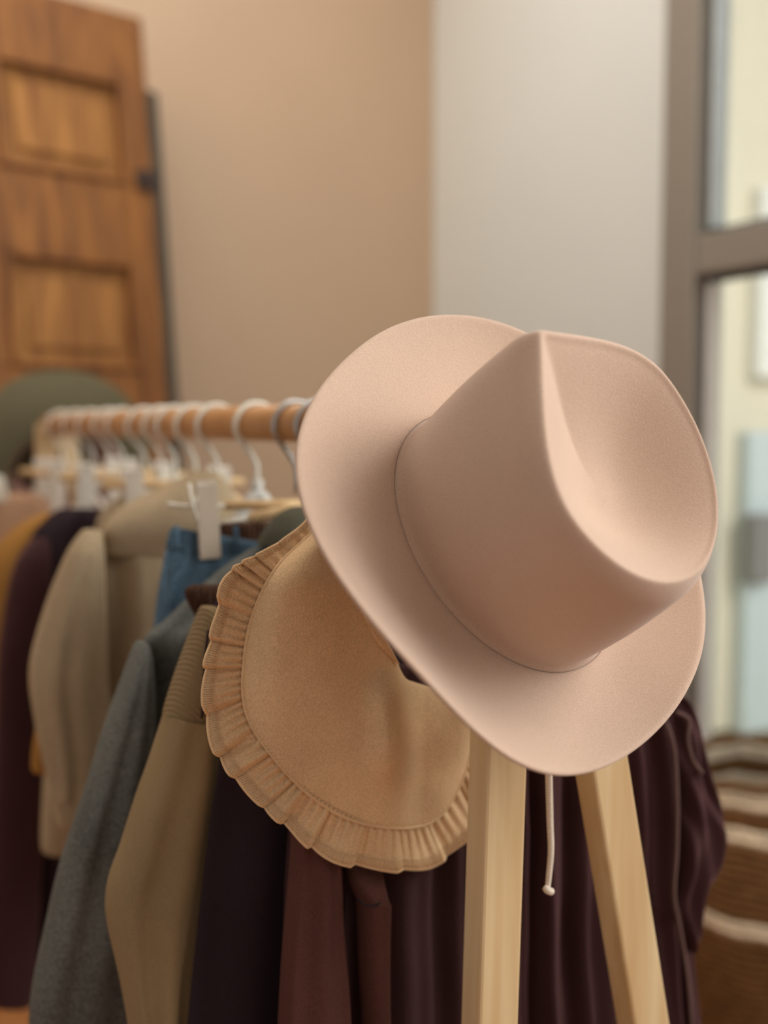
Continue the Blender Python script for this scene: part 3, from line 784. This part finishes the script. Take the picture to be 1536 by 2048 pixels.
for i in range(NR):
    t = i/(NR-1); h, x, k = pleat(t)
    for j in range(NJ2):
        f = j/(NJ2-1)
        ext_ = 1 + .09*(h-.6)*f
        px = sm[i][0] + (ou[i][0]-sm[i][0])*f*ext_; py = sm[i][1] + (ou[i][1]-sm[i][1])*f*ext_
        n = coll_n(sm[i][0], sm[i][1], 1) - .0022 + (.0062*h-.0038)*(.25+.75*math.sin(f*math.pi*.62)) - .004*f
        n += .0012*math.sin(t*420+k)*(1-f)
        p = gp(OD, px, py, n)
        p += MF*noise.noise(p*40)*.0016
        ruff.append(p)
        if j == NJ2-1: edge_pts.append(p)
fs = []
for i in range(NR-1):
    for j in range(NJ2-1):
        a = i*NJ2+j; fs.append((a, a+1, a+NJ2+1, a+NJ2))
ru = mesh_obj('ruffle', ruff, fs, M['linen'], co); solidify(ru, .0011, 0)
tube('edge_piping', edge_pts, .0012, M['thread'], co, seg=6)
# overlock stitches along the ruffle edge and running stitch on the seam: one mesh each
def stitches(name, segs, r, parent):
    vs = []; fs = []
    for a, b in segs:
        d_ = (b-a).normalized(); s_ = d_.cross(MF).normalized()*r; n_ = MF*r
        k = len(vs); vs += [a+s_, a+n_, a-s_, b+s_, b+n_, b-s_]
        fs += [(k, k+1, k+4, k+3), (k+1, k+2, k+5, k+4), (k, k+2, k+1), (k+3, k+4, k+5)]
    o = mesh_obj(name, vs, fs, M['thread'], parent); o['kind'] = 'stuff'; return o
seg_ = []
for i in range(0, NR-2, 2):
    a = ruff[i*NJ2+NJ2-1] + MF*.0010; b = ruff[(i+1)*NJ2+NJ2-3] + MF*.0012
    b = a.lerp(b, .9); seg_.append((a, b))
for i in range(0, NR-3, 3):
    seg_.append((ruff[i*NJ2+NJ2-3]+MF*.0011, ruff[(i+2)*NJ2+NJ2-3]+MF*.0011))
stitches('overlock_stitching', seg_, .00042, co)
seg_ = []
sm2 = catmull(seam_px, 400)
for i in range(0, 398, 3):
    g = lambda q: gp(OD, *(lambda s, k_: (s[0]+(k_[0]-s[0])*.018, s[1]+(k_[1]-s[1])*.018))(sm2[q], catmull([neck_px[0], neck_px[-1]], 2)[0] if False else (700, 1350)), coll_n(sm2[q][0], sm2[q][1], 1)+.0016)
    seg_.append((g(i), g(i+2)))
stitches('seam_stitching', seg_, .0006, co)
tube('seam_roll', [gp(OD, s[0], s[1], coll_n(s[0], s[1], 1)+.0002) for s in catmull(seam_px, 160)], .0014, M['linen'], co, seg=8)

# ------------------------------------------------------------------ cream cord below the hat
OC = RAIL0
cp = [gp(OC, 1096, 1490, .01), gp(OC, 1098, 1560, .006), gp(OC, 1100, 1640, .004), gp(OC, 1102, 1700, .004), gp(OC, 1098, 1750, .004), gp(OC, 1095, 1778, .004)]
cord = thing('cream_cord', 'thin cream cord with a knotted end hanging below the blush hat', 'cord', cp[0])
tube('strand', cp, lambda t: .0026 - .0008*t, M['cord'], cord, seg=10, res=40)
tube('knot', [gp(OC, 1092, 1776, .004), gp(OC, 1096, 1781, .006), gp(OC, 1102, 1783, .004)], .0026, M['cord'], cord, seg=8, res=10)

# ------------------------------------------------------------------ basket on the floor
bc = at(1545, 1770, 1.78); bc.z = .02
bk = thing('woven_basket', 'striped brown and cream woven basket standing on the floor by the window', 'basket', bc)
def ring(r, z, rr, mat, k, sag=0):
    pts = []
    for i in range(49):
        th = 2*math.pi*i/48; wv = sag*math.sin(2*th+k) + .002*math.sin(11*th+k*2)
        pts.append(bc + Vector((math.cos(th)*r, math.sin(th)*r, z+wv)))
    return tube('coil', pts, rr, mat, bk, seg=8, closed_ends=False)
ZT = on_plane(1440, 1520, bc, Vector((0, -1, 0))).z - .02
zc = on_plane(1440, 1782, bc, Vector((0, -1, 0))).z - .02
nc = int(ZT/.0125)
for k in range(nc):
    z = .008 + k*.0125; q = z/ZT
    r = .132 + .028*math.sin(math.pi*min(1, q*1.05))
    cream = abs(z-zc) < .016 or (q > .80 and (k % 4) in (0, 1)) 
    ring(r, z, .0078, M['bask_cream'] if cream else M['bask_brown'], k*.13, sag=.010*max(0, (q-.7)/.3))
bm = bmesh.new(); bmesh.ops.create_circle(bm, cap_ends=True, radius=.13, segments=32)
me = bpy.data.meshes.new('base'); bm.to_mesh(me); bm.free(); me.materials.append(M['bask_brown'])
bo = bpy.data.objects.new('base', me); COL.objects.link(bo); bo.parent = bk; bo.location = (0, 0, .006)
